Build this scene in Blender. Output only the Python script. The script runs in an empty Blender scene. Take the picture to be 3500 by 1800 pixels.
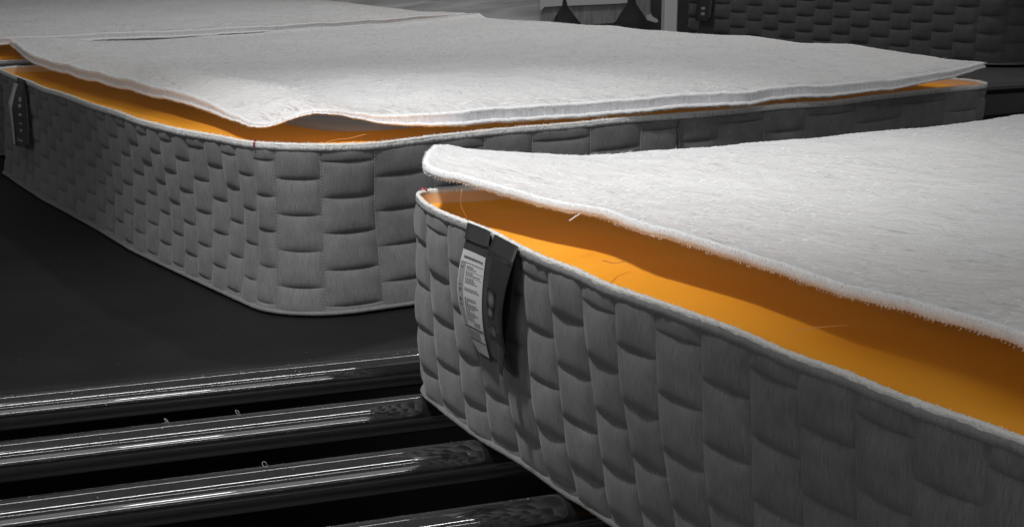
import bpy, math, random
import numpy as np
from mathutils import Vector, noise
random.seed(4); rng = np.random.default_rng(4)
C = bpy.context.scene.collection
S = bpy.context.scene
# ------------------------------------------------------------------ camera, light, exposure
cam_d = bpy.data.cameras.new('camera'); cam = bpy.data.objects.new('camera', cam_d); C.objects.link(cam)
cam.location = (0, 0, .54); cam.rotation_euler = (math.pi/2-math.atan(772/3200), 0, 0)
cam_d.sensor_width = 36; cam_d.lens = 36*3200/2576; cam_d.clip_start = .02; cam_d.clip_end = 60
cam_d.dof.use_dof = True; cam_d.dof.focus_distance = 1.75; cam_d.dof.aperture_fstop = 40
S.camera = cam
W = bpy.data.worlds.new('World'); S.world = W; W.use_nodes = True
W.node_tree.nodes['Background'].inputs[0].default_value = (1, 1, 1, 1)
W.node_tree.nodes['Background'].inputs[1].default_value = .085
S.view_settings.view_transform = 'Standard'; S.view_settings.look = 'None'; S.view_settings.exposure = 0
def lamp(name, kind, loc, aim, energy, **kw):
    d = bpy.data.lights.new(name, kind); o = bpy.data.objects.new(name, d); C.objects.link(o)
    d.energy = energy; o.location = loc
    o.rotation_euler = (Vector(aim)-Vector(loc)).to_track_quat('-Z', 'Y').to_euler()
    for k, v in kw.items(): setattr(d, k, v)
    return o
lamp('key_spot', 'SPOT', (-.75, .75, 2.6), (-.14, 1.74, .20), 285, spot_size=math.radians(42), spot_blend=1.0, shadow_soft_size=.12)
lamp('back_spot', 'SPOT', (.1, 4.2, 2.9), (.0, 3.9, .3), 105, spot_size=math.radians(100), spot_blend=1.0, shadow_soft_size=.1)
lamp('side_fill_spot', 'SPOT', (1.3, .3, 2.4), (.6, 2.5, .2), 22, spot_size=math.radians(60), spot_blend=1.0, shadow_soft_size=.15)  # added fill, eases the key's shadow on the middle mattress's right wall
def strip(loc, rz, L, w, energy, aim=None):
    o = lamp('strip_or_fill_lamp', 'AREA', loc, aim or (loc[0], loc[1], loc[2]-1), energy, shape='RECTANGLE', size=L, size_y=w)
    if aim is None: o.rotation_euler = (0, 0, rz)
    return o
RA = math.radians(19.3)
strip((-.6, 3.6, 3.0), RA, 5.5, .05, 10)
strip((.45, .45, 3.0), RA, 4.0, .03, 12)
strip((.8, -.6, 3.0), RA, 4.0, .02, 4)
strip((1.0, -2.6, 2.1), 0, 3.2, 1.6, 6, (.0, 1.8, .1))  # added broad fill panel: lifts the orange, greys the roller reflections
strip((2.1, -2.8, 1.35), 0, 4.4, .035, 9, (.2, 1.4, 0))
strip((-1.9, -.9, 1.2), 0, 1.3, .9, 11, (.10, 1.4, .24))  # added soft fill panel, sends light in under the covers
strip((1.2, -2.4, 2.0), 0, .45, .05, 2.2, (-.3, 1.4, 0))
strip((2.7, -2.0, 2.0), 0, .45, .05, 2.2, (-.3, 1.4, 0))

# ------------------------------------------------------------------ helpers
def mesh(name, V, Fc, mat=None, parent=None, smooth=True, uv=None):
    m = bpy.data.meshes.new(name)
    V = np.asarray(V, float)
    if isinstance(Fc, np.ndarray): Fc = Fc.tolist()
    m.from_pydata(V.tolist(), [], Fc); m.update()
    if smooth: m.polygons.foreach_set('use_smooth', [True]*len(m.polygons))
    if uv is not None:
        lay = m.uv_layers.new(name='UVMap'); idx = np.zeros(len(m.loops), dtype=np.int32)
        m.loops.foreach_get('vertex_index', idx); lay.data.foreach_set('uv', np.asarray(uv, float)[idx].ravel())
    if mat: m.materials.append(mat)
    o = bpy.data.objects.new(name, m); C.objects.link(o)
    if parent is not None: o.parent = parent
    return o
def empty(name, loc=(0, 0, 0)):
    o = bpy.data.objects.new(name, None); C.objects.link(o); o.location = loc; o.empty_display_size = .05
    return o
def tag(o, label=None, cat=None, group=None, kind=None):
    if label: o['label'] = label
    if cat: o['category'] = cat
    if group: o['group'] = group
    if kind: o['kind'] = kind
    return o
def at(o, parent):
    """parent keeping world coordinates (parents are unrotated empties)"""
    o.parent = parent; o.location = Vector(o.location)-parent.matrix_basis.translation; return o
def gridfaces(nu, nv, wrapu=False):
    i = np.arange(nu if wrapu else nu-1); j = np.arange(nv-1)
    I, J = np.meshgrid(i, j, indexing='ij'); I2 = (I+1) % nu
    return np.stack([I*nv+J, I2*nv+J, I2*nv+J+1, I*nv+J+1], -1).reshape(-1, 4)
class MB:
    def __init__(s): s.V = []; s.F = []
    def add(s, V, F):
        n = len(s.V); s.V += [tuple(v) for v in V]; s.F += [tuple(i+n for i in f) for f in F]; return s
    def box(s, c, d, rz=0, bev=.004):
        hx, hy, hz = [x/2 for x in d]; b = min(bev, hx*.4, hy*.4, hz*.4); V = []
        # chamfered box: three inset corners per corner
        F = []; idx = {}
        for sx in (-1, 1):
            for sy in (-1, 1):
                for sz in (-1, 1):
                    for a in range(3):
                        p = [sx*hx, sy*hy, sz*hz]
                        for q in range(3):
                            if q != a: p[q] -= (sx, sy, sz)[q]*b
                        idx[(sx, sy, sz, a)] = len(V)
                        x, y = p[0]*math.cos(rz)-p[1]*math.sin(rz), p[0]*math.sin(rz)+p[1]*math.cos(rz)
                        V.append((c[0]+x, c[1]+y, c[2]+p[2]))
        def K(sg, a): return idx[(sg[0], sg[1], sg[2], a)]
        for a in range(3):
            o1, o2 = (a+1) % 3, (a+2) % 3
            for sa in (-1, 1):
                q = []
                for u, v in ((-1, -1), (1, -1), (1, 1), (-1, 1)):
                    sg = [0, 0, 0]; sg[a] = sa; sg[o1] = u; sg[o2] = v; q.append(K(sg, a))
                F.append(q if sa > 0 else q[::-1])
            for u in (-1, 1):
                for v in (-1, 1):
                    sg0 = [0, 0, 0]; sg0[a] = -1; sg0[o1] = u; sg0[o2] = v; sg1 = list(sg0); sg1[a] = 1
                    q = [K(sg0, o1), K(sg1, o1), K(sg1, o2), K(sg0, o2)]
                    F.append(q if u*v > 0 else q[::-1])
        for sx in (-1, 1):
            for sy in (-1, 1):
                for sz in (-1, 1):
                    q = [K((sx, sy, sz), 0), K((sx, sy, sz), 1), K((sx, sy, sz), 2)]
                    F.append(q if sx*sy*sz > 0 else q[::-1])
        return s.add(V, F)
    def tube(s, P, r, n=8):
        P = [Vector(p) for p in P]; rs = r if hasattr(r, '__len__') else [r]*len(P); V = []; F = []
        for i, p in enumerate(P):
            t = (P[min(i+1, len(P)-1)]-P[max(i-1, 0)]).normalized()
            a = t.cross(Vector((0, 0, 1)) if abs(t.z) < .9 else Vector((1, 0, 0))).normalized(); b = t.cross(a)
            for k in range(n):
                th = 2*math.pi*k/n; V.append(p+(a*math.cos(th)+b*math.sin(th))*rs[i])
        for i in range(len(P)-1):
            for k in range(n):
                k2 = (k+1) % n; F.append((i*n+k, i*n+k2, (i+1)*n+k2, (i+1)*n+k))
        F.append(tuple(range(n))[::-1]); F.append(tuple((len(P)-1)*n+k for k in range(n)))
        return s.add(V, F)
    def build(s, name, mat, parent=None, smooth=False): return mesh(name, s.V, s.F, mat, parent, smooth)

# ------------------------------------------------------------------ materials
def mat(name, col, rough=.6, spec=.5, coat=0, metal=0, sheen=0):
    m = bpy.data.materials.new(name); m.use_nodes = True; b = m.node_tree.nodes['Principled BSDF']
    b.inputs['Base Color'].default_value = (*col, 1); b.inputs['Roughness'].default_value = rough
    b.inputs['Specular IOR Level'].default_value = spec; b.inputs['Coat Weight'].default_value = coat
    b.inputs['Coat Roughness'].default_value = .12; b.inputs['Metallic'].default_value = metal
    b.inputs['Sheen Weight'].default_value = sheen
    return m
def N(m, t, **kw):
    n = m.node_tree.nodes.new(t)
    for k, v in kw.items(): setattr(n, k, v)
    return n
def L(m, a, b): m.node_tree.links.new(a, b)
def coords(m, out='Object', scale=(1, 1, 1), rot=(0, 0, 0)):
    tc = N(m, 'ShaderNodeTexCoord'); mp = N(m, 'ShaderNodeMapping')
    mp.inputs['Scale'].default_value = scale
    mr = N(m, 'ShaderNodeMapping'); mr.inputs['Rotation'].default_value = rot
    L(m, tc.outputs[out], mr.inputs['Vector']); L(m, mr.outputs[0], mp.inputs['Vector']); return mp.outputs[0]
def nz(m, vec, scale=1, detail=3, rough=.5, dist=0):
    n = N(m, 'ShaderNodeTexNoise'); n.inputs['Scale'].default_value = scale; n.inputs['Detail'].default_value = detail
    n.inputs['Roughness'].default_value = rough; n.inputs['Distortion'].default_value = dist
    L(m, vec, n.inputs['Vector']); return n.outputs['Fac']
def ramp(m, fac, stops):
    r = N(m, 'ShaderNodeValToRGB'); el = r.color_ramp.elements
    while len(el) < len(stops): el.new(.5)
    for e, (p, c) in zip(el, stops):
        e.position = p; e.color = (c, c, c, 1) if not hasattr(c, '__len__') else (*c, 1)
    L(m, fac, r.inputs[0]); return r.outputs[0]
def mul(m, a, b, f=1, mode='MULTIPLY'):
    x = N(m, 'ShaderNodeMix', data_type='RGBA', blend_type=mode); x.inputs[0].default_value = f
    L(m, a, x.inputs[6]); L(m, b, x.inputs[7]); return x.outputs[2]
def bump(m, fac, dist, strength=1, prev=None):
    b = N(m, 'ShaderNodeBump'); b.inputs['Distance'].default_value = dist; b.inputs['Strength'].default_value = strength
    L(m, fac, b.inputs['Height'])
    if prev is not None: L(m, prev, b.inputs['Normal'])
    return b.outputs[0]
def P(m, k): return m.node_tree.nodes['Principled BSDF'].inputs[k]

def fabric(name, dark, light, stitch=True):
    m = mat(name, (.2, .2, .2), .95, .15, sheen=.15)
    v = coords(m, 'UV', (900, 70, 1)); f = nz(m, v, 1, 3, .6)
    v2 = coords(m, 'UV', (260, 14, 1)); f2 = nz(m, v2, 1, 2, .5)
    v3 = coords(m, 'UV', (35, 35, 1)); f3 = nz(m, v3, 1, 3, .5)
    c = ramp(m, f, [(.3, dark), (.7, light)])
    c = mul(m, c, ramp(m, f2, [(.3, .94), (.7, 1.05)])); c = mul(m, c, ramp(m, f3, [(.3, .88), (.7, 1.08)]))
    v4 = coords(m, 'UV', (1400, 1400, 1)); f4 = nz(m, v4, 1, 0)
    c = mul(m, c, ramp(m, f4, [(.25, .80), (.5, 1.0), (.76, 1.2)]))
    L(m, c, P(m, 'Base Color'))
    L(m, bump(m, f2, .00015, .3, bump(m, f, .0003, .5)), P(m, 'Normal'))
    return m
M = {}
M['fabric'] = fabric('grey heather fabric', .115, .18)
M['fabric_dimmed'] = fabric('shade-toned heather fabric', .062, .098)  # same cloth as the others, with dimmer light mixed into its colour
def fleece():
    m = mat('white fleece', (.8, .8, .8), .95, .1, sheen=.3)
    v = coords(m, 'Object', (190, 34, 60), (0, 0, math.radians(-52))); f = nz(m, v, 1, 4, .65, .8)
    w = coords(m, 'Object', (1, 1, 1)); g = nz(m, w, 14, 4, .6, .5); h = nz(m, w, 420, 2, .5)
    k = ramp(m, f, [(.32, .52), (.46, 1)]); patch = ramp(m, g, [(.42, 0), (.62, 1)])
    x = N(m, 'ShaderNodeMix', data_type='RGBA'); L(m, patch, x.inputs[0]); x.inputs[6].default_value = (1, 1, 1, 1); L(m, k, x.inputs[7])
    base = N(m, 'ShaderNodeRGB'); base.outputs[0].default_value = (.87, .87, .87, 1)
    tk = nz(m, coords(m, 'UV', (210, 16, 1)), 1, 3, .6, .4); sx = N(m, 'ShaderNodeSeparateXYZ'); L(m, coords(m, 'UV'), sx.inputs[0])
    band = ramp(m, sx.outputs[1], [(0, 0), (.008, .2), (.018, 1), (.045, .8), (.085, 0)]); tm = ramp(m, tk, [(.34, .52), (.50, 1)])
    y = N(m, 'ShaderNodeMix', data_type='RGBA'); L(m, band, y.inputs[0]); y.inputs[6].default_value = (1, 1, 1, 1); L(m, tm, y.inputs[7])
    L(m, mul(m, mul(m, base.outputs[0], x.outputs[2]), y.outputs[2]), P(m, 'Base Color'))
    q = bump(m, g, .014, .7); q = bump(m, f, .0034, .75, q); q = bump(m, h, .0007, .5, q); L(m, q, P(m, 'Normal'))
    return m
def translucent(m, f):
    o = m.node_tree.nodes['Material Output']; b = m.node_tree.nodes['Principled BSDF']; t = N(m, 'ShaderNodeBsdfTranslucent'); t.inputs[0].default_value = (.9, .9, .9, 1)
    x = N(m, 'ShaderNodeMixShader'); x.inputs[0].default_value = f; L(m, b.outputs[0], x.inputs[1]); L(m, t.outputs[0], x.inputs[2]); L(m, x.outputs[0], o.inputs['Surface'])
M['fleece'] = fleece(); translucent(M['fleece'], .15)
M['backing'] = mat('thin fleece backing', (.8, .8, .8), .95, .1); translucent(M['backing'], .75)
def fluff():
    m = mat('white fluffy edge', (.84, .84, .84), 1, .05, sheen=.4)
    w = coords(m, 'Object'); h = nz(m, w, 350, 3, .7); L(m, bump(m, h, .0012, .6), P(m, 'Normal'))
    L(m, ramp(m, h, [(.3, .74), (.6, .86)]), P(m, 'Base Color')); return m
M['fluff'] = fluff()
M['hair'] = mat('white fibre', (.88, .88, .88), .9, .1)
def tape():
    m = mat('pale tape', (.75, .755, .785), .8, .2); v = coords(m, 'UV', (160, 3, 1)); f = nz(m, v, 1, 3, .6)
    L(m, ramp(m, f, [(.3, (.59, .59, .61)), (.6, (.77, .77, .795))]), P(m, 'Base Color'))
    L(m, bump(m, f, .001, .6), P(m, 'Normal')); return m
M['tape'] = tape()
def orange():
    m = mat('glossy orange film', (.85, .34, .012), .5, .05, coat=0); P(m, 'Coat Roughness').default_value = .22
    w = coords(m, 'Object'); a = nz(m, w, 5, 3, .5, .6); b = nz(m, w, 28, 2)
    L(m, ramp(m, a, [(.3, (.86, .34, .022)), (.7, (.93, .40, .040))]), P(m, 'Base Color'))
    L(m, bump(m, b, .0010, .3, bump(m, a, .010, .5)), P(m, 'Normal')); return m
M['orange'] = orange()
M['foam'] = mat('grey foam', (.45, .45, .45), .9, .1)
M['lining'] = mat('bounce-tinted lining', (.78, .50, .26), .6, .3)  # pale lining, orange bounce light painted into its colour
def trim():
    m = mat('white overlock trim', (.6, .6, .58), .95, .1)
    v = coords(m, 'UV', (340, 14, 1)); f = nz(m, v, 1, 2, .6); n = nz(m, coords(m, 'Object'), 160, 3, .6)
    c = mul(m, ramp(m, f, [(.36, .42), (.55, .62)]), ramp(m, n, [(.3, .8), (.6, 1.0)]))
    L(m, c, P(m, 'Base Color')); L(m, bump(m, f, .0008, .6, bump(m, n, .003, .6)), P(m, 'Normal')); return m
M['trim'] = trim()
M['trim_grey'] = fabric('grey trim fabric', .19, .28)
M['trim_edge'] = mat('white trim edge', (.74, .73, .70), .95, .1)
L(M['trim_edge'], bump(M['trim_edge'], nz(M['trim_edge'], coords(M['trim_edge']), 220, 3, .7), .003, .8), P(M['trim_edge'], 'Normal'))
M['piping'] = fabric('pale grey piping', .12, .17)
M['piping_light'] = mat('pale stitch thread', (.34, .34, .34), .9, .1)
M['red'] = mat('red thread', (.45, .01, .03), .6)
M['thread'] = mat('pale thread', (.85, .50, .18), .7)
M['lint'] = mat('grey lint', (.30, .30, .30), .9)
def roller_mat():
    m = mat('glossy black roller', (.012, .012, .012), .05, 1.0, coat=1.0); P(m, 'Coat Roughness').default_value = .03
    v = coords(m, 'Object', (3, 180, 180)); f = nz(m, v, 1, 3, .6); w = nz(m, coords(m), 90, 4, .7)
    L(m, ramp(m, f, [(.35, .035), (.80, .075)]), P(m, 'Roughness'))
    L(m, ramp(m, w, [(.50, .012), (.85, .032)]), P(m, 'Base Color'))
    L(m, bump(m, f, .00002, .05), P(m, 'Normal'))
    P(m, 'IOR').default_value = 2.0
    return m
M['roller'] = roller_mat()
def belt():
    m = mat('matt black belt', (.010, .010, .010), .5, .2)
    w = coords(m); a = nz(m, w, 3.0, 4, .55, .4); b = nz(m, w, 700, 2)
    L(m, ramp(m, a, [(.3, .40), (.7, .60)]), P(m, 'Roughness'))
    sp_ = nz(m, w, 130, 1); c = ramp(m, a, [(.3, .006), (.7, .010)])
    sp = ramp(m, sp_, [(.80, 0), (.83, .10)]); L(m, mul(m, c, sp, 1, 'ADD'), P(m, 'Base Color'))
    L(m, bump(m, b, .0003, .3), P(m, 'Normal')); return m
M['belt'] = belt()
M['steel'] = mat('dark grey steel', (.06, .06, .06), .45, .5)
L(M['steel'], ramp(M['steel'], nz(M['steel'], coords(M['steel']), 9, 4), [(.3, .055), (.7, .075)]), P(M['steel'], 'Base Color'))
M['ledge'] = mat('worn grey steel', (.10, .10, .10), .38, .5)
M['black'] = mat('black satin ribbon', (.032, .032, .032), .38, .5)
M['dgrey'] = mat('charcoal ribbon', (.045, .045, .045), .55, .4)
M['print'] = mat('grey woven mark', (.30, .30, .30), .7)
M['paper'] = mat('care label paper', (.50, .50, .50), .6, .3)
M['ink'] = mat('grey ink', (.08, .08, .08), .8)
M['shade'] = mat('grey print block', (.24, .24, .24), .8)
M['floor'] = mat('dark floor', (.03, .03, .03), .5)
L(M['floor'], ramp(M['floor'], nz(M['floor'], coords(M['floor']), 2, 4), [(.3, .02), (.7, .04)]), P(M['floor'], 'Base Color'))
M['wall'] = mat('dark hall wall', (.035, .035, .035), .9)
L(M['wall'], ramp(M['wall'], nz(M['wall'], coords(M['wall']), 1.3, 4), [(.3, .028), (.7, .042)]), P(M['wall'], 'Base Color'))
def film():
    m = mat('stretch film', (.5, .5, .5), .25, .5, coat=.4)
    v = coords(m, 'Object', (2, 8, 22), (0, .12, 0)); f = nz(m, v, 1, 3, .55, .7)
    L(m, ramp(m, f, [(.35, .45), (.7, .85)]), P(m, 'Base Color')); L(m, bump(m, f, .03, .6), P(m, 'Normal')); return m
M['film'] = film()
M['knit'] = mat('grey knitted fabric', (.22, .22, .22), .95, .1)
_v = coords(M['knit'], 'Object', (60, 60, 12)); L(M['knit'], ramp(M['knit'], nz(M['knit'], _v, 1, 2), [(.3, .22), (.7, .36)]), P(M['knit'], 'Base Color'))
M['knit_edge'] = mat('pale knitted edge', (.62, .62, .62), .95, .1)

# ------------------------------------------------------------------ mattresses
H = .26
def outline(c, th, a, b, R, n=24):
    pts = []
    for (x, y, a0) in [(R, R, math.pi), (a-R, R, 1.5*math.pi), (a-R, b-R, 0), (R, b-R, .5*math.pi)]:
        for i in range(n+1):
            t = a0+i/n*math.pi/2; pts.append((x+R*math.cos(t), y+R*math.sin(t)))
    P_ = np.array(pts); P_ = np.vstack([P_, P_[:1]]); s = np.r_[0, np.cumsum(np.hypot(*np.diff(P_, axis=0).T))]
    e1 = np.array([math.cos(th), math.sin(th)]); e2 = np.array([-math.sin(th), math.cos(th)])
    per = s[-1]
    def loc(S_):
        S_ = np.asarray(S_) % per
        return np.stack([np.interp(S_, s, P_[:, 0]), np.interp(S_, s, P_[:, 1])], -1)
    def f(S_, off=0):
        S_ = np.asarray(S_, float)
        p = loc(S_); d = loc(S_+.012)-loc(S_-.012); d /= np.hypot(d[..., 0], d[..., 1])[..., None]
        nrm = np.stack([d[..., 1], -d[..., 0]], -1)
        Wp = np.array(c)+p[..., :1]*e1+p[..., 1:]*e2; Wn = nrm[..., :1]*e1+nrm[..., 1:]*e2
        return Wp+Wn*np.asarray(off)[..., None], Wn
    return f, per
def sinoise(x, per, seed, amp, ks=(3, 5, 8, 13, 21, 34)):
    r = np.random.default_rng(seed); y = np.zeros_like(np.asarray(x, float))
    for k in ks: y = y+math.sqrt(3/k)*r.uniform(.4, 1)*np.sin(2*math.pi*k*np.asarray(x)/per+r.uniform(0, 6.28))
    return y*amp
def columns(known, par0, per, fill):
    """quilt column edges: 'known' rising arc lengths (first column has parity par0), the hidden rest filled evenly"""
    gap = known[0]+per-known[-1]; m = round(gap/fill)
    if (len(known)-1+m) % 2: m += 1
    ed = list(known)+[known[-1]+gap*(i+1)/m for i in range(m)]
    return [(ed[i], ed[i+1]-ed[i], i+par0) for i in range(len(ed)-1)]
class Mattress:
    def __init__(s, prm, top, bot, z0, s0, ncol, belly, seed, mate='fabric', bulge=.0048, rim_amp=.0016, core=.030):
        s.f, s.per = outline(*prm); s.z0 = z0; s.s0 = s0; s.ncol = ncol; s.belly = belly; s.seed = seed; s.mate = mate
        s.top = np.array(top or [(0, 0)]).T; s.bot = np.array(bot or [(0, 0)]).T; s.bulge = bulge; s.ra = rim_amp; s.core = core; s.trim = 'trim'; s.pq = .5; s.cols = None
    def smoothed(s, tab, S_):
        S_ = np.asarray(S_, float); y = 0
        for k, w in ((-.02, .25), (0, .5), (.02, .25)): y = y+w*np.interp((S_+k) % s.per, tab[0], tab[1], period=s.per)
        return y
    def wall(s, S_, t, d=0):
        """point on the border at arc length S_, height fraction t, pushed out by d"""
        S_, t = np.broadcast_arrays(np.asarray(S_, float), np.asarray(t, float))
        top = s.smoothed(s.top, S_)+sinoise(S_, s.per, s.seed, s.ra); bot = s.smoothed(s.bot, S_)
        off = bot+(top-bot)*t+s.belly*np.sin(math.pi*t)+d
        off = off+.0025*np.sin(S_*19+t*5+s.seed)*np.sin(math.pi*t)
        p, n = s.f(S_, off); z = s.z0+t*(H+sinoise(S_, s.per, s.seed+9, s.ra*1.3))
        return np.concatenate([p, z[..., None]], -1), n
    def build(s, label, seen, loc, group='mattresses on the line'):
        root = empty('mattress', loc); tag(root, label, 'mattress', group)
        o3 = np.array(loc)
        nS = s.ncol*6; S_ = np.linspace(0, s.per, nS, endpoint=False); T = np.linspace(0, 1, 9)
        A, B = np.meshgrid(S_, T, indexing='ij')
        V, _ = s.wall(A, B, -.0015)
        border = mesh('border', V.reshape(-1, 3)-o3, gridfaces(nS, 9, True), M[s.mate], root, uv=np.stack([A.ravel(), B.ravel()*H], -1))
        w = s.per/s.ncol; rest = MB(); restuv = []
        r = random.Random(s.seed)
        cols = s.cols if s.cols else [(s.s0+k*w, w, k) for k in range(s.ncol)]
        for sa, w, k in cols:
            rows = [0, .163, .376, .588, .80, .98] if k % 2 == 0 else [0, .052, .265, .48, .69, .905, .98]
            vis = any(lo <= (sa+w/2) % s.per <= hi for lo, hi in seen)
            for a, b in zip(rows[:-1], rows[1:]):
                n = 9 if vis else 5
                x = np.linspace(0, 1, n); y = np.linspace(0, 1, n)
                if vis: x = .5-.5*np.cos(math.pi*(.06+.88*x))/math.cos(math.pi*.06); y = .5-.5*np.cos(math.pi*(.06+.88*y))/math.cos(math.pi*.06)
                X, Y = np.meshgrid(x, y, indexing='ij')
                amp = s.bulge*r.uniform(.8, 1.2)*min(1, .35+(b-a)/.2*.65)
                yy = np.clip(Y, 0, 1)**.85
                prof = (1-np.abs(2*X-1)**4)**.8*(1-np.abs(2*yy-1)**3)**.85
                pk = .0010*np.sin(X*9+r.uniform(0, 6))*np.sin(math.pi*Y)*np.sin(math.pi*X)
                sk = .010*(r.uniform(-.5, .5))*(1-X)+.010*r.uniform(-.5, .5)*X
                tt = np.clip(a+(b-a)*Y+sk*np.sin(math.pi*np.clip(b if b < .9 else 0, 0, 1))*0, 0, 1)
                sag = -.006*np.sin(math.pi*X)*(1 if a > .01 else 0)*(1-Y)-.006*np.sin(math.pi*X)*(1 if b < .97 else 0)*Y
                tt = np.clip(tt+sag, 0, 1)
                V, _ = s.wall(sa+w*X, tt, amp*prof+pk-.0004)
                V = V.reshape(-1, 3)-o3; F = gridfaces(n, n); uv = np.stack([(sa+w*X).ravel()+k*.37, (tt*H).ravel()], -1)
                if vis: mesh('quilt_block', V, F, M[s.mate], border, uv=uv)
                else: rest.add(V, F.tolist()); restuv.append(uv)
        if rest.V:
            q = mesh('quilt_blocks', rest.V, rest.F, M[s.mate], border, uv=np.vstack(restuv)); tag(q, kind='stuff')
        # stitched trim below the rim, rolled edge on top
        nS = 1400; S_ = np.linspace(0, s.per, nS, endpoint=False)
        def sweep(name, prof, m, uvs=True, jit=0, par=root):
            k = len(prof); VV = []
            for (d, dz) in prof:
                V, n = s.wall(S_, 1.0 if dz > -.1 else 0., d+(rng.normal(0, jit, nS) if jit else 0))
                V = V.copy(); V[:, 2] += (dz if dz > -.1 else dz+1)+(rng.normal(0, jit, nS) if jit else 0); VV.append(V)
            V = np.stack(VV, 1).reshape(-1, 3)-o3
            uv = np.stack([np.repeat(S_, k), np.tile(np.linspace(0, .02, k), nS)], -1)
            return mesh(name, V, gridfaces(nS, k, True), m, par, uv=uv)
        sweep('stitched_trim', [(-.001, -.0095), (.0022, -.0085), (.0030, -.005), (.0028, -.002), (.0010, .0)], M[s.trim], jit=.00025)
        sweep('rim_edge', [(.0022, -.0018), (.0027, .0004), (.0018, .0022), (0, .0028), (-.0022, .0020), (-.0030, .0), (-.0028, -.004)], M['trim_edge'], jit=.0003)
        sweep('bottom_piping', [(-.002, -1+.0005), (.0045, -1+.0008), (.0062, -1+.0035), (.0045, -1+.0062), (-.001, -1+.007)], M['piping'], jit=.0002)
        # core: lining going down, then the orange film, rising gently to the middle
        nS = 360; S_ = np.linspace(0, s.per, nS, endpoint=False); V0, n0 = s.wall(S_, 1.0, -.0035)
        cen = V0.mean(0); lin = []
        for k, (ins, dz) in enumerate([(0, -.002), (.001, -.008), (.003, -.0145)]):
            V, _ = s.wall(S_, 1.0, -.0035-ins); V = V.copy(); V[:, 2] += dz; lin.append(V)
        mesh('inner_lining', np.stack(lin, 1).reshape(-1, 3)-o3, gridfaces(nS, 3, True), M['lining'], root)
        rings = []; fr = [0, .01, .025, .05, .09, .14, s.pq*.8, s.pq+.04]
        for q in fr:
            V = lin[-1].copy(); V[:, :2] = V[:, :2]+(cen[:2]-V[:, :2])*q
            zz = s.z0+H-.0155
            V[:, 2] = (lin[-1][:, 2]*(1-min(1, q*12))+zz*min(1, q*12)); d = q
            V[:, 2] += s.core*(np.clip((d-.10)/.4, 0, 1)**2*(3-2*np.clip((d-.10)/.4, 0, 1)))+.0015*np.sin(S_*23+q*40)*min(1, q*15)
            rings.append(V)
        mesh('orange_core', np.stack(rings, 1).reshape(-1, 3)-o3, gridfaces(nS, len(fr), True), M['orange'], root)
        pad = []
        for q in [s.pq+.005, s.pq+.008, s.pq+.02, s.pq+.06, s.pq+.11, s.pq+.17, s.pq+.25, s.pq+.33, s.pq+.42]:
            V = lin[-1].copy(); V[:, :2] = V[:, :2]+(cen[:2]-V[:, :2])*q; d = q
            V[:, 2] = s.z0+H-.0155+s.core*(np.clip((d-.10)/.4, 0, 1)**2*(3-2*np.clip((d-.10)/.4, 0, 1)))+(-.004 if q == s.pq+.005 else .004 if q == s.pq+.008 else .009)*min(1, s.core/.02)
            pad.append(V)
        F = gridfaces(nS, 9, True).tolist(); F.append([i*9+8 for i in range(nS)])
        mesh('foam_pad', np.stack(pad, 1).reshape(-1, 3)-o3, F, M['foam'], root)
        s.root = root; s.o3 = o3
        return root
    def fuzz(s, lo, hi, n, L0=.003):
        S_ = rng.uniform(lo, hi, n); V, nn = s.wall(S_, 1.0, .001); V = V.copy(); V[:, 2] += .003
        d = np.concatenate([nn, np.zeros((n, 1))], 1)*rng.uniform(-1, 1.2, (n, 1))+rng.normal(0, .5, (n, 3)); d[:, 2] = np.abs(d[:, 2])+.2
        tag(hairs(V-s.o3, d, L0, .00035, 'fluff', s.root), kind='stuff')

def hairs(V, d, L0, wd, name, parent):
    n = len(V); d = d/np.linalg.norm(d, axis=1)[:, None]; ln = rng.exponential(1, (n, 1)).clip(.3, 1.5)*L0
    sd = np.cross(d, rng.normal(0, 1, (n, 3))); sd /= np.linalg.norm(sd, axis=1)[:, None]
    k = rng.normal(0, .5, (n, 3)); mid = V+d*ln*.55+k*ln*.12; tip = V+d*ln+k*ln*.55
    A = np.stack([V-sd*wd, V+sd*wd, mid+sd*wd*.7, mid-sd*wd*.7, tip], 1).reshape(-1, 3)
    i = np.arange(n)*5; F = [(a, a+1, a+2, a+3) for a in i.tolist()]+[(a+3, a+2, a+4) for a in i.tolist()]
    return mesh(name, A, F, M['hair'], parent)

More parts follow.
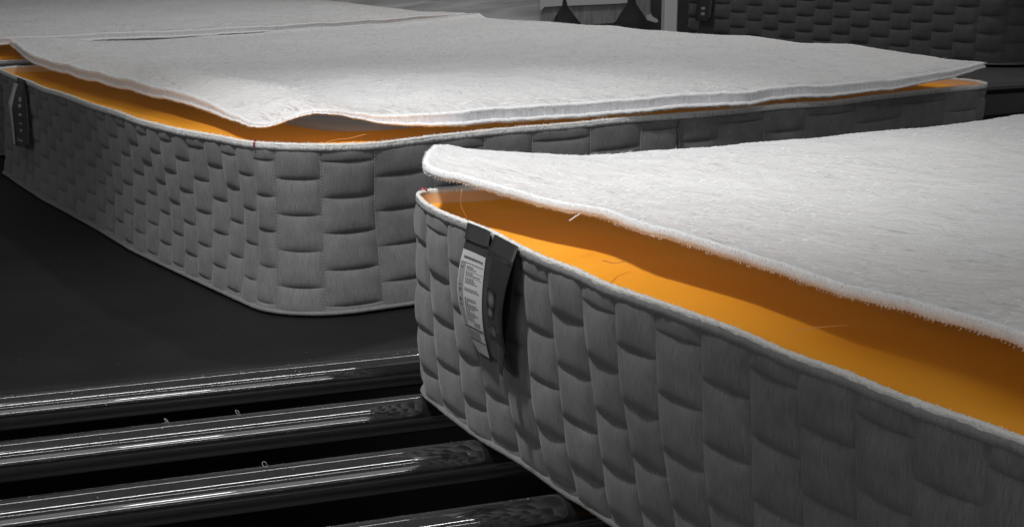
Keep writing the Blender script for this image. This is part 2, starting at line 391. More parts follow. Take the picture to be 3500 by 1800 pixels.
# ------------------------------------------------------------------ cover sheets
def resample(Pn, n, smooth=3):
    Pn = np.array(Pn, float); s = np.r_[0, np.cumsum(np.linalg.norm(np.diff(Pn[:, :2], axis=0), axis=1))]
    t = np.linspace(0, s[-1], n*2); Q = np.stack([np.interp(t, s, Pn[:, k]) for k in range(3)], 1)
    w = max(2, int(len(t)*.012*smooth))
    for _ in range(2):
        pad = np.vstack([2*Q[0]-Q[w:0:-1], Q, 2*Q[-1]-Q[-2:-w-2:-1]]); ker = np.ones(2*w+1)/(2*w+1)
        Q = np.stack([np.convolve(pad[:, k], ker, 'valid') for k in range(3)], 1)
    s = np.r_[0, np.cumsum(np.linalg.norm(np.diff(Q, axis=0), axis=1))]; t = np.linspace(0, s[-1], n)
    return np.stack([np.interp(t, s, Q[:, k]) for k in range(3)], 1)
def sheet(label, NL, NR, BR, BL, loc, thick, n=150, dome=.012, seed=0, bands=True, fuzz_n=6000, fz=.004, smooth=(1, 1, 1, 1), pile=0, pl=.006, pw_=.00035, group='fleece covers lying on the mattresses', rough=.0015):
    """four boundary curves of the top face: left corner>near>right>back>left; thick: callable(edge, t)"""
    root = empty('cover_sheet', loc); tag(root, label, 'mattress cover', group); o3 = np.array(loc)
    c0 = resample(NL, n, smooth[0]); c1 = resample(NR, n, smooth[1]); c2 = resample(BR, n, smooth[2]); c3 = resample(BL, n, smooth[3])
    for a, b in ((c0, c1), (c1, c2), (c2, c3), (c3, c0)):
        p = (a[-1]+b[0])/2; k = np.linspace(0, 1, n)[:, None]**8; a += (p-a[-1])*k; b += (p-b[0])*k[::-1]
    for q, sc in ((c0, 1.), (c1, 1.), (c2, .5), (c3, .5)):
        sl = np.r_[0, np.cumsum(np.linalg.norm(np.diff(q, axis=0), axis=1))]; env = np.clip(np.minimum(sl, sl[-1]-sl)/.08, 0, 1)
        for wl, am in ((.27, .0014), (.11, .0005), (.045, .0003)):
            q[:, 2] += sc*env*am*np.sin(sl*6.283/wl+rng.uniform(0, 6)+2*np.sin(sl*5)); q[:, 1] += sc*env*am*np.sin(sl*6.283/wl*1.3+rng.uniform(0, 6))
    # u along c1 direction (near>right) , v along reversed c0 (near>left)
    u = np.linspace(0, 1, n)[:, None, None]; v = np.linspace(0, 1, n)[None, :, None]
    bot_ = c1[:, None, :]; top_ = c3[::-1][:, None, :]; lef = c0[::-1][None, :, :]; rig = c2[None, :, :]
    G = (1-v)*bot_+v*top_+(1-u)*lef+u*rig-((1-u)*(1-v)*c1[0]+u*(1-v)*c1[-1]+(1-u)*v*c3[-1]+u*v*c3[0])
    U, Vv = np.meshgrid(np.linspace(0, 1, n), np.linspace(0, 1, n), indexing='ij')
    ed = np.minimum(np.minimum(U, 1-U), np.minimum(Vv, 1-Vv))
    G[..., 2] += dome*np.clip(ed*5, 0, 1)**.8
    nzv = np.array([noise.noise(Vector((p[0]*3.5+seed, p[1]*3.5, seed)))*1.0+.45*noise.noise(Vector((p[0]*11, p[1]*11+seed, 4)))
                    for p in G.reshape(-1, 3)]).reshape(n, n)
    G[..., 2] += nzv*.006*np.clip(ed*12, .0, 1)
    G[..., 2] += rng.normal(0, rough*.25, (n, n))*np.clip(ed*40, 0, 1)
    # small dip along the seam a finger's width in from the edge
    loop = np.vstack([c0[:-1], c1[:-1], c2[:-1], c3[:-1]]); m = len(loop)
    thk = np.concatenate([[thick(e, i/(n-1)) for i in range(n-1)] for e in range(4)])
    ker = np.ones(15)/15; thk = np.convolve(np.r_[thk[-7:], thk, thk[:7]], ker, 'valid')
    d = np.roll(loop, -3, 0)-np.roll(loop, 3, 0)
    for _ in range(4): d = (np.roll(d, 1, 0)+d+np.roll(d, -1, 0))/3
    d[:, 2] = 0; d /= np.linalg.norm(d, axis=1)[:, None]; nrm = np.stack([d[:, 1], -d[:, 0], np.zeros(m)], 1)
    body = mesh('fleece_top', G.reshape(-1, 3)-o3, gridfaces(n, n), M['fleece'], root, uv=np.stack([U.ravel()*1.8, Vv.ravel()*1.8], -1))
    under = G.copy(); tmean = thk.min(); und = G.copy(); und[..., 2] -= .9*np.clip(np.minimum(.010, tmean), .005, .02)
    mesh('underside', und.reshape(-1, 3)-o3, gridfaces(n, n)[:, ::-1], M['backing'], root)
    # resample the loop finely for the edge
    s = np.r_[0, np.cumsum(np.linalg.norm(np.diff(np.vstack([loop, loop[:1]]), axis=0), axis=1))]; K = int(s[-1]/.004)
    t = np.linspace(0, s[-1], K, endpoint=False); cl = lambda X: np.vstack([X, X[:1]])
    LP = np.stack([np.interp(t, s, cl(loop)[:, k]) for k in range(3)], 1); NN = np.stack([np.interp(t, s, cl(nrm)[:, k]) for k in range(3)], 1)
    TH = np.interp(t, s, np.r_[thk, thk[0]])[:, None]; up = np.array([0, 0, 1.])
    def strip_(name, prof, m_, jit=0, uvh=.03):
        """prof: list of (outward metres, down: fraction of thickness, extra metres)"""
        k = len(prof); VV = []
        for (a, fd, x) in prof: VV.append(LP+NN*(a+rng.normal(0, jit, (K, 1)))-up*(TH*fd+x+rng.normal(0, jit, (K, 1))))
        return mesh(name, np.stack(VV, 1).reshape(-1, 3)-o3, gridfaces(K, k, True), m_, root, uv=np.stack([np.repeat(t, k), np.tile(np.linspace(0, uvh, k), K)], -1))
    if bands:
        strip_('hem_seam', [(-.008, 0, .0010), (-.004, 0, -.0008), (0, 0, -.0008), (.0018, 0, .0012), (.0020, 0, .0035), (.0012, 0, .0062)], M['fluff'], .0002)
        strip_('edge_tape', [(.0014, 0, .0045), (.0017, .18, .003), (.0018, .6, 0), (.0026, .78, 0)], M['tape'], .0002)
        strip_('fluffy_hem', [(-.001, .70, -.001), (.0034, .74, 0), (.0058, .86, 0), (.0050, .97, 0), (.001, 1.04, 0), (-.006, 1.02, 0), (-.012, .8, 0)], M['fluff'], .0005)
    else:
        strip_('fluffy_hem', [(-.007, 0, .0034), (-.004, 0, .0006), (.001, 0, -.0008), (.0030, .2, 0), (.0040, .5, 0), (.0030, .85, 0), (.0, 1.02, 0), (-.008, .95, 0), (-.014, .6, 0)], M['fluff'], .0003)
    q = rng.integers(0, K, fuzz_n); fd = np.where(rng.random(fuzz_n) < .6, rng.uniform(.75, 1.02, fuzz_n), rng.uniform(-.02, .2, fuzz_n))[:, None]
    V = LP[q]+NN[q]*.003-up*(TH[q]*fd); dd = NN[q]*rng.uniform(.2, 1, (fuzz_n, 1))+rng.normal(0, .45, (fuzz_n, 3)); dd[:, 2] -= .6*(fd[:, 0]-.35)
    qe = np.searchsorted(s, t[q])/(n-1); keep = (qe < 2.1) | (rng.random(fuzz_n) < .25); V = V[keep]; dd = dd[keep]
    tag(hairs(V-o3, dd, fz, .00022, 'fluff', root), kind='stuff')
    # short pile lying on the top face, in loose clumps
    if pile:
        i = rng.integers(0, n-1, pile); j = rng.integers(0, n-1, pile); a, b = rng.random((pile, 1)), rng.random((pile, 1))
        Pp = G[i, j]*(1-a)*(1-b)+G[i+1, j]*a*(1-b)+G[i, j+1]*(1-a)*b+G[i+1, j+1]*a*b
        ang = math.radians(-35)+.9*np.sin(Pp[:, 0]*9+1.3*np.sin(Pp[:, 1]*7))+rng.normal(0, .35, pile)
        clump = .5+.5*np.sin(Pp[:, 0]*47+2*np.sin(Pp[:, 1]*31))*np.sin(Pp[:, 1]*39+2*np.sin(Pp[:, 0]*23))
        dd = np.stack([np.cos(ang), np.sin(ang), .04+.16*clump*rng.random(pile)], -1)
        tag(hairs(Pp-o3+np.array([0, 0, -.0004]), dd, pl, pw_, 'pile', root), kind='stuff')
    return root

# ---- middle mattress
A_top = [(0.048, -0.0168), (0.146, -0.0093), (0.252, 0.0006), (0.366, -0.0183), (0.47, -0.0197), (0.578, -0.0169), (0.88, -0.0109), (1.2, 0.006), (1.49, -0.0134), (1.68, -0.025), (1.76, -0.0126), (1.914, -0.012), (1.954, -0.0027), (5.2, -.02), (5.30, -.02), (5.36, -0.016), (5.45, -0.02), (5.604, -0.014), (5.768, -0.0036), (5.944, 0.0098), (6.21, 0.0089), (6.578, 0.0172), (6.766, 0.014), (6.882, -0.0059)]
A_bot = [(0.018, -0.0084), (0.078, 0.0018), (0.138, 0.0064), (0.2, 0.0109), (0.246, 0.0154), (0.302, 0.0221), (.5, .012), (5.2, -.01), (5.362, -0.006), (5.484, -0.0097), (5.626, -0.0014), (5.856, 0.0074), (6.074, 0.0065), (6.272, 0.0076), (6.49, 0.0143), (6.66, 0.0076), (6.85, -0.0014)]
mid = Mattress((( -.352, 1.845), .611, 1.83, 1.77, .14), A_top, A_bot, 0.0, .083, 84, -.010, 3)
mid.pq = .2
_l = [.083]; _n = 24
for i in range(_n): _l.append(_l[-1]-(.050+.026*i/(_n-1)))
_k = _l[::-1]+[.163, .253, .367, .468, .563, .685, .80, .893, .985, 1.10, 1.215, 1.37, 1.53, 1.68, 1.79]
mid.cols = columns([a+mid.per for a in _k], _n % 2, mid.per, .085)
mid.build('grey quilted middle mattress, orange inside, its rounded corner towards the camera', [(0, 1.95), (5.15, 6.96)], (0.15, 2.8, 0))
_b = MB()
for _s in (.083, .163, .253, .367, .468, .563, .685, .80, .893, .985, 1.10, 1.215):
    for _t in np.linspace(.03, .95, 46):
        _p, _n = mid.wall(np.array(_s+random.uniform(-.0004, .0004)), np.array(_t), np.array(.0012)); c = Vector(_p-mid.o3); e = Vector((-_n[1], _n[0], 0))*.0007; o_ = Vector((_n[0], _n[1], 0))*.0009; u_ = Vector((0, 0, .0013))
        _b.add([c+e, c-e, c+u_, c-u_, c+o_], [(0, 2, 4), (2, 1, 4), (1, 3, 4), (3, 0, 4)])
tag(_b.build('seam_stitches', M['piping_light'], mid.root), kind='stuff')
_v = [mid.wall(np.array(.885), np.array(t), np.array(.0062))[0]-mid.o3 for t in np.linspace(0, .95, 9)]
_b = MB(); _b.tube(_v, .0016, 6); _b.build('side_seam', M['black'], mid.root, True)
mid.fuzz(0, 2.0, 2600, .0022); mid.fuzz(5.3, 6.95, 2200, .0022)
def lift(L_, t): return [(x, y, z+q) for (x, y, z), q in zip(L_, t if hasattr(t, '__len__') else [t]*len(L_))]
NL = [(-1.478, 3.80, .290), (-1.40, 3.62, .292), (-1.188, 3.192, .28), (-0.952, 2.831, .278), (-0.803, 2.635, .275), (-0.55, 2.276, .275), (-.47, 2.14, .273), (-0.423, 2.063, .272)]
NR = [(-0.423, 2.063, .272), (-0.395, 2.040, .272), (-0.361, 2.034, .285), (-0.333, 2.036, .294), (-0.306, 2.034, .297), (-0.281, 2.047, .293), (-0.254, 2.062, .285), (-0.217, 2.068, .275), (-0.088, 2.069, .27), (0.071, 2.175, .27), (0.29, 2.294, .27), (0.425, 2.363, .27), (0.489, 2.422, .272), (0.704, 2.554, .272), (0.89, 2.675, .285), (1.048, 2.85, .300)]
NLt = [.012, .016, .020, .022, .022, .018, .010, .006]
NR = [(x, y, z+.0015 if x > .2 else z) for x, y, z in NR]
NRt = [.006, .006, .005, .005, .005, .005, .007, .014, .024, .025, .025, .025, .024, .022, .016, .010]
BR = [(1.048, 2.85, .310), (1.035, 2.90, .309), (0.997, 2.952, .309), (0.883, 3.11, .323), (0.834, 3.178, .328), (0.744, 3.303, .323), (0.644, 3.442, .333), (0.567, 3.549, .328), (0.461, 3.695, .33), (0.401, 3.778, .329), (0.292, 3.929, .335), (0.203, 4.052, .331), (0.112, 4.179, .335), (0.003, 4.33, .33), (-0.092, 4.461, .333), (-0.116, 4.494, .348)]
BL = [(-0.116, 4.502, .348), (-0.162, 4.478, .346), (-0.219, 4.449, .340), (-0.411, 4.349, .32), (-0.623, 4.238, .31), (-0.871, 4.109, .298), (-1.155, 3.962, .290), (-1.298, 3.887, .292), (-1.401, 3.834, .302), (-1.448, 3.809, .302), (-1.478, 3.80, .302)]
ta = np.array(NLt); tb = np.array(NRt)
def arct(L_): p = np.array(L_)[:, :2]; s = np.r_[0, np.cumsum(np.linalg.norm(np.diff(p, axis=0), axis=1))]; return s/s[-1]
tA, tB = arct(NL), arct(NR)
sheet('white fleece cover on the middle mattress, arched up at the near corner', lift(NL, NLt), lift(NR, NRt), BR, BL, (.0, 3.0, .3),
      lambda e, t: (float(np.interp(t, tA, ta)), float(np.interp(t, tB, tb)), .010, .012)[e], n=170, dome=.006, seed=2, fuzz_n=30000, fz=.0028, smooth=(.5, .22, .5, .5), pile=70000, pl=.0075, pw_=.0005)
# ---- front mattress
B_top = [(3.8, 0), (4.9, -.04), (5.274, -.045), (5.375, -.022), (5.412, -.018), (5.458, -.0048), (5.524, 0), (5.578, -.0006), (5.63, -.0015), (5.702, .0061), (5.762, .009), (5.775, .008), (5.825, .006), (5.87, .0117), (5.918, .0059), (5.956, .0031), (6.038, .0015), (6.072, .0025), (6.097, .006), (6.136, .0032), (6.172, -.0012), (6.206, .0033), (6.254, .0011), (6.31, -.0038), (7.0, 0)]
B_bot = [(3.8, 0), (4.9, -.03), (5.318, .0), (5.38, -.028), (5.422, -.0301), (5.48, -.0263), (5.56, -.0245), (5.656, -.0321), (5.742, -.0303), (5.778, -.0336), (5.83, -.0342), (6.5, -.03), (6.95, 0)]
front = Mattress(((.7074, -.036), .5, 1.8, 1.80, .06), B_top, B_bot, 0.0, 5.374-64*7.096/86, 86, .006, 11, rim_amp=.0008, core=.004, bulge=.0052)
front.trim = 'trim_grey'
_k = [5.384, 5.46, 5.53, 5.587, 5.645, 5.708, 5.765, 5.825, 5.885, 5.94, 6.0, 6.06, 6.118, 6.174, 6.23, 6.285]
while _k[-1] < 7.0: _k.append(_k[-1]+.056)
front.cols = columns(_k, 0, front.per, .083)
front.build('large grey quilted foreground mattress with orange inside, cut off at the right', [(5.05, 6.95)], (.9, 1.2, 0))
front.fuzz(5.05, 6.8, 2000, .0012)
BNL = [(-0.083, 1.648, .290), (-0.096, 1.60, .296), (-0.100, 1.52, .303), (-0.101, 1.465, .300), (-0.094, 1.422, .298), (-0.078, 1.402, .295), (-0.052, 1.393, .293), (-0.018, 1.365, .29), (0.025, 1.317, .287), (0.068, 1.270, .285), (0.087, 1.248, .286), (0.120, 1.182, .285), (0.191, 1.075, .285), (0.231, 1.005, .285), (0.27, 0.935, .285), (0.329, 0.842, .285), (0.342, 0.812, .285), (.55, .44, .284), (.76, .06, .284)]
BNR = [(.76, .06, .284), (1.5, .47, .285), (2.22, .87, .285)]
BBR = [(2.22, .87, .285), (1.85, 1.6, .285), (1.386, 2.47, .270)]
BBL = [(1.386, 2.47, .270), (0.889, 2.205, .267), (0.723, 2.115, .264), (0.464, 1.973, .264), (0.33, 1.9, .264), (0.183, 1.82, .265), (0.097, 1.773, .268), (-0.003, 1.718, .278), (-0.058, 1.688, .284), (-0.083, 1.660, .290)]
sheet('white fleece cover lying loose over the foreground mattress, curled at its left tip', lift(BNL, .010), lift(BNR, .010), lift(BBR, .012), lift(BBL, [.012, .006, .002, 0, 0, 0, 0, .002, .006, .010]), (.8, 1.5, .3),
      lambda e, t: .010, n=190, dome=.009, seed=7, bands=False, fuzz_n=34000, fz=.0015, smooth=(.28, 1, 1, .4), pile=110000, pl=.0055, pw_=.00034)
# ---- back left mattress and its cover
c_ = Mattress(((-1.62, 3.60), .611, 1.85, 1.8, .16), [(0, 0), (1, 0)], [(0, 0), (1, 0)], 0.0, .02, 84, -.006, 21)
c_.f, c_.per = outline((-1.587, 3.398), .611, 1.95, 1.77, .14)
c_.build('grey quilted mattress at the far left, mostly hidden behind the middle one', [(6.3, 6.96), (0, .35)], (-1.3, 5.5, 0))
D_ = lambda a, b: (-1.673+a*.819-b*.574, 3.521+a*.574+b*.819)
def q3(a, b, z): x, y = D_(a, b); return (x, y, z)
sheet('white fleece cover on the far left mattress behind the middle one',
      [q3(.09, 1.72, .37), q3(.08, .9, .335), q3(.12, .3, .302), q3(.15, .10, .304)], [q3(.15, .10, .306), q3(.5, .05, .313), q3(1.0, .03, .319), q3(1.5, .02, .331), q3(1.86, .03, .345)],
      [q3(1.86, .03, .342), q3(1.80, .25, .342), q3(1.74, .7, .362), q3(1.70, 1.72, .39)], [q3(1.70, 1.72, .39), q3(1, 1.74, .39), q3(.09, 1.72, .37)], (-1.3, 5.2, .3),
      lambda e, t: (.014, .020, .012, .012)[e], n=110, dome=.012, seed=14, fuzz_n=3500, fz=.005, pile=20000, pl=.009, pw_=.0008)

# ---- mattress on the raised stand, back right
d_ = Mattress(((1.52, 3.98), .611, 1.80, 1.50, .13), [(0, 0), (1, 0)], [(0, 0), (1, 0)], .207, .03, 76, .004, 31, mate='fabric_dimmed', bulge=.007)
H_keep = H
d_.build('grey quilted mattress, its cloth colour darkened for shade, on the raised stand at the back right', [(4.8, 6.6), (0, .9)], (1.5, 5.3, .207))

# ------------------------------------------------------------------ tags
def ribbon(name, M_, s1, s2, segs, mat_, parent, dep=.0006, n=12):
    """hanging strip: s1,s2 = arc length of the two sides as functions of f (0 top..1 bottom); segs(f, side)->(t, out)"""
    V = []
    for lay in (0, 1):
        for i in range(n+1):
            f = i/n
            for j in range(5):
                g = j/4; S_ = s1(f)+(s2(f)-s1(f))*g; t, d = segs(f, g)
                p, nn = M_.wall(np.array(S_), np.array(t), np.array(d-lay*dep)); V.append(p)
    k = 5*(n+1); F = gridfaces(n+1, 5).tolist(); F += [[a+k for a in f[::-1]] for f in gridfaces(n+1, 5).tolist()]
    for i in range(n):
        F.append([i*5, i*5+k, (i+1)*5+k, (i+1)*5]); F.append([i*5+4, (i+1)*5+4, (i+1)*5+4+k, i*5+4+k])
    F.append([a for a in (n*5, n*5+k)]+[n*5+4+k, n*5+4])
    return mesh(name, np.array(V)-np.array(parent.matrix_basis.translation), F, mat_, parent)
def patch(M_, sfun, fun, quads, name, mat_, parent, lift_=.0006):
    """flat print: quads in (g0,g1,f0,f1) of the ribbon"""
    V = []; F = []
    for (g0, g1, f0, f1) in quads:
        b = len(V); nn_ = max(1, int((f1-f0)*12))
        for a in range(nn_+1):
            f = f0+(f1-f0)*a/nn_
            for g in (g0, (g0+g1)/2, g1):
                S_ = sfun[0](f)+(sfun[1](f)-sfun[0](f))*g; t, d = fun(f, g)
                p, _ = M_.wall(np.array(S_), np.array(t), np.array(d+lift_)); V.append(p)
        for a in range(nn_):
            for c in range(2): F.append([b+a*3+c, b+a*3+c+1, b+a*3+c+4, b+a*3+c+3])
    return mesh(name, np.array(V)-np.array(parent.matrix_basis.translation), F, mat_, parent)
TS = 5.590  # top left of the labels (arc length on the front mattress, increasing towards the camera)
p_, _ = front.wall(np.array(TS+.04), np.array(.9)); lab = empty('care_label', tuple(p_)); bpy.context.view_layer.update()
tag(lab, 'paper care label with fine print on the side of the foreground mattress', 'label')
w1 = lambda f: TS-.006*math.sin(math.pi*f)+.020*f**3; w2 = lambda f: TS+.057-.010*f
def seg_w(f, g): return 1.0-.045-.50*f, .006+.009*math.sin(math.pi*min(1, f*.95))*(1.2-.5*g)+.002*g
def seg_top(f, g): return 1.0+.01-.065*f, .005+.004*f
ribbon('top_loop', front, lambda f: TS, lambda f: TS+.055, seg_top, M['dgrey'], lab)
ribbon('ribbon', front, w1, w2, seg_w, M['dgrey'], lab)
pw = (w1, w2)
patch(front, pw, seg_w, [(.03, .93, .105, .97)], 'paper', M['paper'], lab, .0009)
ink = []; r_ = random.Random(8)
for (f, g0, g1, k) in [(.15, .14, .86, 14)]:
    gs = np.linspace(g0, g1, k*2+1)
    for i in range(k): ink.append((gs[2*i], gs[2*i]+(g1-g0)/k*r_.uniform(.55, .85), f, f+.020))
ink.append((.08, .90, .200, .204))
y = .225
while y < .70:
    if r_.random() < .78:
        x = .30
        xe = r_.choice([.42, .55, .62, .72, .80])
        while x < xe: wv = r_.uniform(.02, .06); ink.append((x, x+wv, y, y+.008)); x += wv+.018
    if r_.random() < .3: ink.append((.1, .19, y, y+.008))
    y += .0165
ink += [(.28, .90, .262, .2645), (.28, .90, .31, .3125), (.06, .92, .735, .752), (.06, .92, .845, .858)]
for yy in (.685, .705): ink += [(.55, .60, yy, yy+.009), (.62, .70, yy, yy+.009), (.72, .80, yy, yy+.009)]
patch(front, pw, seg_w, ink, 'printed_lines', M['ink'], lab, .0013)
patch(front, pw, seg_w, [(.06, .24, .21, .72), (.08, .70, .77, .835)], 'printed_panel', M['shade'], lab, .0011)
p_, _ = front.wall(np.array(TS+.1), np.array(.9)); bl = empty('ribbon_tag', tuple(p_)); bpy.context.view_layer.update()
tag(bl, 'black folded ribbon tag with blurred pale marks beside the printed care label', 'tag')
b1 = lambda f: TS+.066-.014*f; b2 = lambda f: TS+.128-.026*f
def seg_b(f, g): return 1.0-.050-.46*f-.04*g*f, .008+.020*math.sin(math.pi*min(1, .12+f*.85))*(.45+.55*g)+.002*math.cos(g*3.1)
def seg_bt(f, g): return 1.0+.008-.075*f, .005+.010*f
ribbon('top_loop', front, lambda f: TS+.066, lambda f: TS+.126, seg_bt, M['black'], bl)
ribbon('ribbon_front', front, b1, b2, seg_b, M['black'], bl)
def seg_b2(f, g): return 1.0-.050-.49*f, .009+.012*f
ribbon('ribbon_back', front, lambda f: TS+.072+.018*f, lambda f: TS+.126-.030*f, seg_b2, M['black'], bl)
def soft_mark():
    m = mat('blurred woven mark', (.012, .012, .012), .5)
    tc = N(m, 'ShaderNodeTexCoord'); g = N(m, 'ShaderNodeTexGradient', gradient_type='SPHERICAL'); mp = N(m, 'ShaderNodeMapping')
    mp.inputs['Location'].default_value = (-1, -1, 0); mp.inputs['Scale'].default_value = (2, 2, 1)
    L(m, tc.outputs['UV'], mp.inputs['Vector']); L(m, mp.outputs[0], g.inputs[0])
    L(m, ramp(m, g.outputs['Fac'], [(0, .012), (.8, .16)]), P(m, 'Base Color')); return m
SM = soft_mark()
for (g0, g1, f0, f1) in [(.22, .62, .30, .46), (.26, .56, .45, .55), (.36, .66, .60, .72)]:
    o = patch(front, (b1, b2), seg_b, [(g0, g1, f0, f1)], 'pale_mark', SM, bl, .0007)
    me = o.data; lay = me.uv_layers.new(name='UVMap'); nr = len(me.vertices)//3
    for lp in me.loops: vi = lp.vertex_index; lay.data[lp.index].uv = ((vi % 3)/2, (vi//3)/(nr-1))
# middle mattress tag (left end)
TM = 5.70
p_, _ = mid.wall(np.array(TM), np.array(.9)); mt = empty('ribbon_tag', tuple(p_)); bpy.context.view_layer.update()
tag(mt, 'black ribbon tag with pale marks at the left end of the middle mattress', 'tag')
m1 = lambda f: TM+.012+.010*f; m2 = lambda f: TM+.060+.028*f
def seg_m(f, g): return 1.0-.02-.56*f, .009+.026*min(1, f*2.5)**.7*(1-g)+.010*f*g
ribbon('top_loop', mid, lambda f: TM-.03, lambda f: TM+.06, lambda f, g: (1.008-.07*f, .005+.004*f), M['black'], mt)
ribbon('ribbon', mid, m1, m2, seg_m, M['black'], mt)
patch(mid, (m1, m2), seg_m, [(.40, .62, .22, .29), (.40, .62, .33, .38), (.44, .58, .47, .49), (.40, .64, .49, .51), (.42, .60, .62, .64), (.40, .62, .72, .735), (.46, .56, .735, .76), (.25, .31, .86, .91), (.36, .60, .885, .91)], 'pale_mark', M['print'], mt)
p_, _ = mid.wall(np.array(TM-.04), np.array(.9)); m3 = empty('care_label', tuple(p_)); bpy.context.view_layer.update()
tag(m3, 'narrow pale care label hanging left of the black ribbon on the middle mattress', 'label')
ribbon('ribbon', mid, lambda f: TM-.055+.006*f, lambda f: TM+.004+.004*f, lambda f, g: (.955-.55*f, .010+.020*min(1, f*3)*(1-.4*g)), M['paper'], m3)
# tag of the raised mattress
dt_s = 5.155
p_, _ = d_.wall(np.array(dt_s), np.array(.9)); dt = empty('ribbon_tag', tuple(p_)); bpy.context.view_layer.update()
tag(dt, 'black ribbon tag hanging on the raised mattress at the back', 'tag')
ribbon('ribbon', d_, lambda f: dt_s, lambda f: dt_s+.085, lambda f, g: (1.0-.66*f, .014+.016*f), M['black'], dt)
patch(d_, (lambda f: dt_s, lambda f: dt_s+.085), lambda f, g: (1.0-.66*f, .014+.016*f), [(.35, .6, .70, .76), (.35, .6, .82, .88)], 'pale_mark', M['print'], dt)

# red corner stitches and loose threads
def stitch(M_, S_, label):
    V0, n = M_.wall(np.array(S_), np.array(1.0), np.array(.004)); n3 = np.array([n[0], n[1], 0])
    b = MB(); pts = [V0+n3*.0015-np.array([0, 0, .006]), V0+n3*.0015+np.array([0, 0, .001]), V0+np.array([0, 0, .0048]), V0-n3*.007+np.array([0, 0, .002])]
    o3 = V0.copy(); b.tube([p-o3 for p in pts], .0011, 6); o = b.build('corner_stitch', M['red'], None, True); o.location = o3
    tag(o, label, 'thread')
stitch(mid, .045, 'red thread stitch on the rim at the near corner of the middle mattress')
stitch(front, 5.365, 'red thread stitch on the rim at the left corner of the foreground mattress')
def thread(pts, r, label, m='thread', name='loose_thread'):
    p0 = np.array(pts[0]); b = MB(); Q = resample(pts, 14, .5); b.tube([q-p0 for q in Q], r, 5); o = b.build(name, M[m], None, True); o.location = p0
    tag(o, label, 'thread'); return o
thread([(-.285, 1.952, .262), (-.27, 1.985, .262), (-.262, 2.01, .258), (-.235, 2.04, .262)], .0004, 'pale loose thread on the orange by the near corner of the middle mattress')
thread([(.205, .90, .268), (.213, .93, .262), (.235, .955, .258), (.27, .97, .256)], .0003, 'pale curved thread on the orange at the right of the foreground mattress')
thread([(.083, 1.14, .268), (.095, 1.17, .258), (.11, 1.19, .255)], .0005, 'faint pale thread on the orange in the middle of the foreground mattress')
thread([(-.055, 1.37, .292), (-.057, 1.375, .275), (-.05, 1.39, .256)], .0004, 'thin thread hanging under the curled cover tip of the foreground mattress')
thread([(.068, 1.252, .289), (.062, 1.244, .287), (.057, 1.242, .284)], .0006, 'white tuft sticking out of the foreground cover edge', 'hair')

# ------------------------------------------------------------------ rollers and belt
ex = Vector((math.cos(RA), math.sin(RA), 0)); ey = Vector((-math.sin(RA), math.cos(RA), 0))
R0 = .0240
base = Vector((-.428, 1.604, 0))
def cyl_mesh(r, L0, n=48):
    xs = [-L0/2, -L0/2+.002]+[(-L0/2+L0*k/10) for k in range(1, 10)]+[L0/2-.002, L0/2]
    V = []; F = []
    for i, x in enumerate(xs):
        rr = r-.002 if i in (0, len(xs)-1) else r
        for k in range(n): a = 2*math.pi*k/n; V.append((x, rr*math.cos(a), rr*math.sin(a)))
    for i in range(len(xs)-1):
        for k in range(n): k2 = (k+1) % n; F.append((i*n+k, (i+1)*n+k, (i+1)*n+k2, i*n+k2))
    F.append(tuple(range(n))); F.append(tuple((len(xs)-1)*n+k for k in range(n))[::-1])
    return V, F
RL = 4.2
V, F = cyl_mesh(R0, RL); words = ['beside the black belt', 'second from the belt', 'third from the belt', 'fourth from the belt', 'fifth from the belt', 'sixth from the belt, at the lower left', 'seventh from the belt', 'eighth from the belt']
first = None
for k in range(8):
    p = base-ey*(.173*k)+ex*.55
    if first is None:
        rt = empty('conveyor_roller', (p.x, p.y, -R0)); rt.rotation_euler = (0, 0, RA)
        tube = mesh('roller_tube', V, F, M['roller'], rt); ax = MB(); ax.tube([(-RL/2-.03, 0, 0), (RL/2+.03, 0, 0)], .006, 12); axo = ax.build('axle', M['ledge'], rt, True); first = (rt, tube, axo)
        o = rt
    else:
        o = first[0].copy(); C.objects.link(o); o.location = (p.x, p.y, -R0)
        for ch in first[1:]: c = ch.copy(); C.objects.link(c); c.parent = o
    tag(o, 'glossy black conveyor roller, '+words[k], 'roller', 'glossy black rollers of the conveyor')
# frame rails that carry the rollers, cross rods in the gaps
fr = empty('roller_bed', (0, 1, -.1)); tag(fr, 'dark steel frame carrying the black rollers under the foreground mattress', 'roller bed')
for sx in (-1, 1):
    c = base+ex*(.55+sx*(RL/2+.02))-ey*.55; b = MB(); b.box((c.x, c.y-1, -.03+.1), (.03, 1.5, .07), RA, .004); b.build('side_rail', M['steel'], fr)
for k in range(7):
    p = base-ey*(.173*(k+.5)+.005)+ex*.55; b = MB(); b.tube([(p-ex*(RL/2)-Vector((0, 1, .055-.1))), (p+ex*(RL/2)-Vector((0, 1, .055-.1)))], .0045, 10); b.build('cross_rod', M['ledge'], fr, True)
# belt: flat, then a slight dip and a rounded nose over the end roller
prof = [(2.9, -.05), (2.9, -.0015), (2.5, -.001), (1.0, -.001), (.5, -.001), (.30, -.001), (.20, -.0015), (.15, -.0045), (.125, -.0065), (.105, -.006), (.088, -.0045), (.072, -.005)]
for a in range(1, 11): t = math.pi*a/10; prof.append((.072-.028*math.sin(t), -.005-.028*(1-math.cos(t))))
prof += [(.5, -.061), (2.9, -.061)]
lx = np.linspace(-2.4, 3.6, 50); V = []
for x in lx:
    for (y, z) in prof:
        p = base+ex*float(x)+ey*float(y-.028); wv = .0012*math.sin(x*3.1+y*9)*(y < 2.8 and y > .09); V.append((p.x, p.y, z+wv-.0012))
o = mesh('conveyor_belt', V, gridfaces(50, len(prof))[:, ::-1], M['belt']); tag(o, 'matt black conveyor belt under the middle mattress with a rounded front edge', 'conveyor belt')
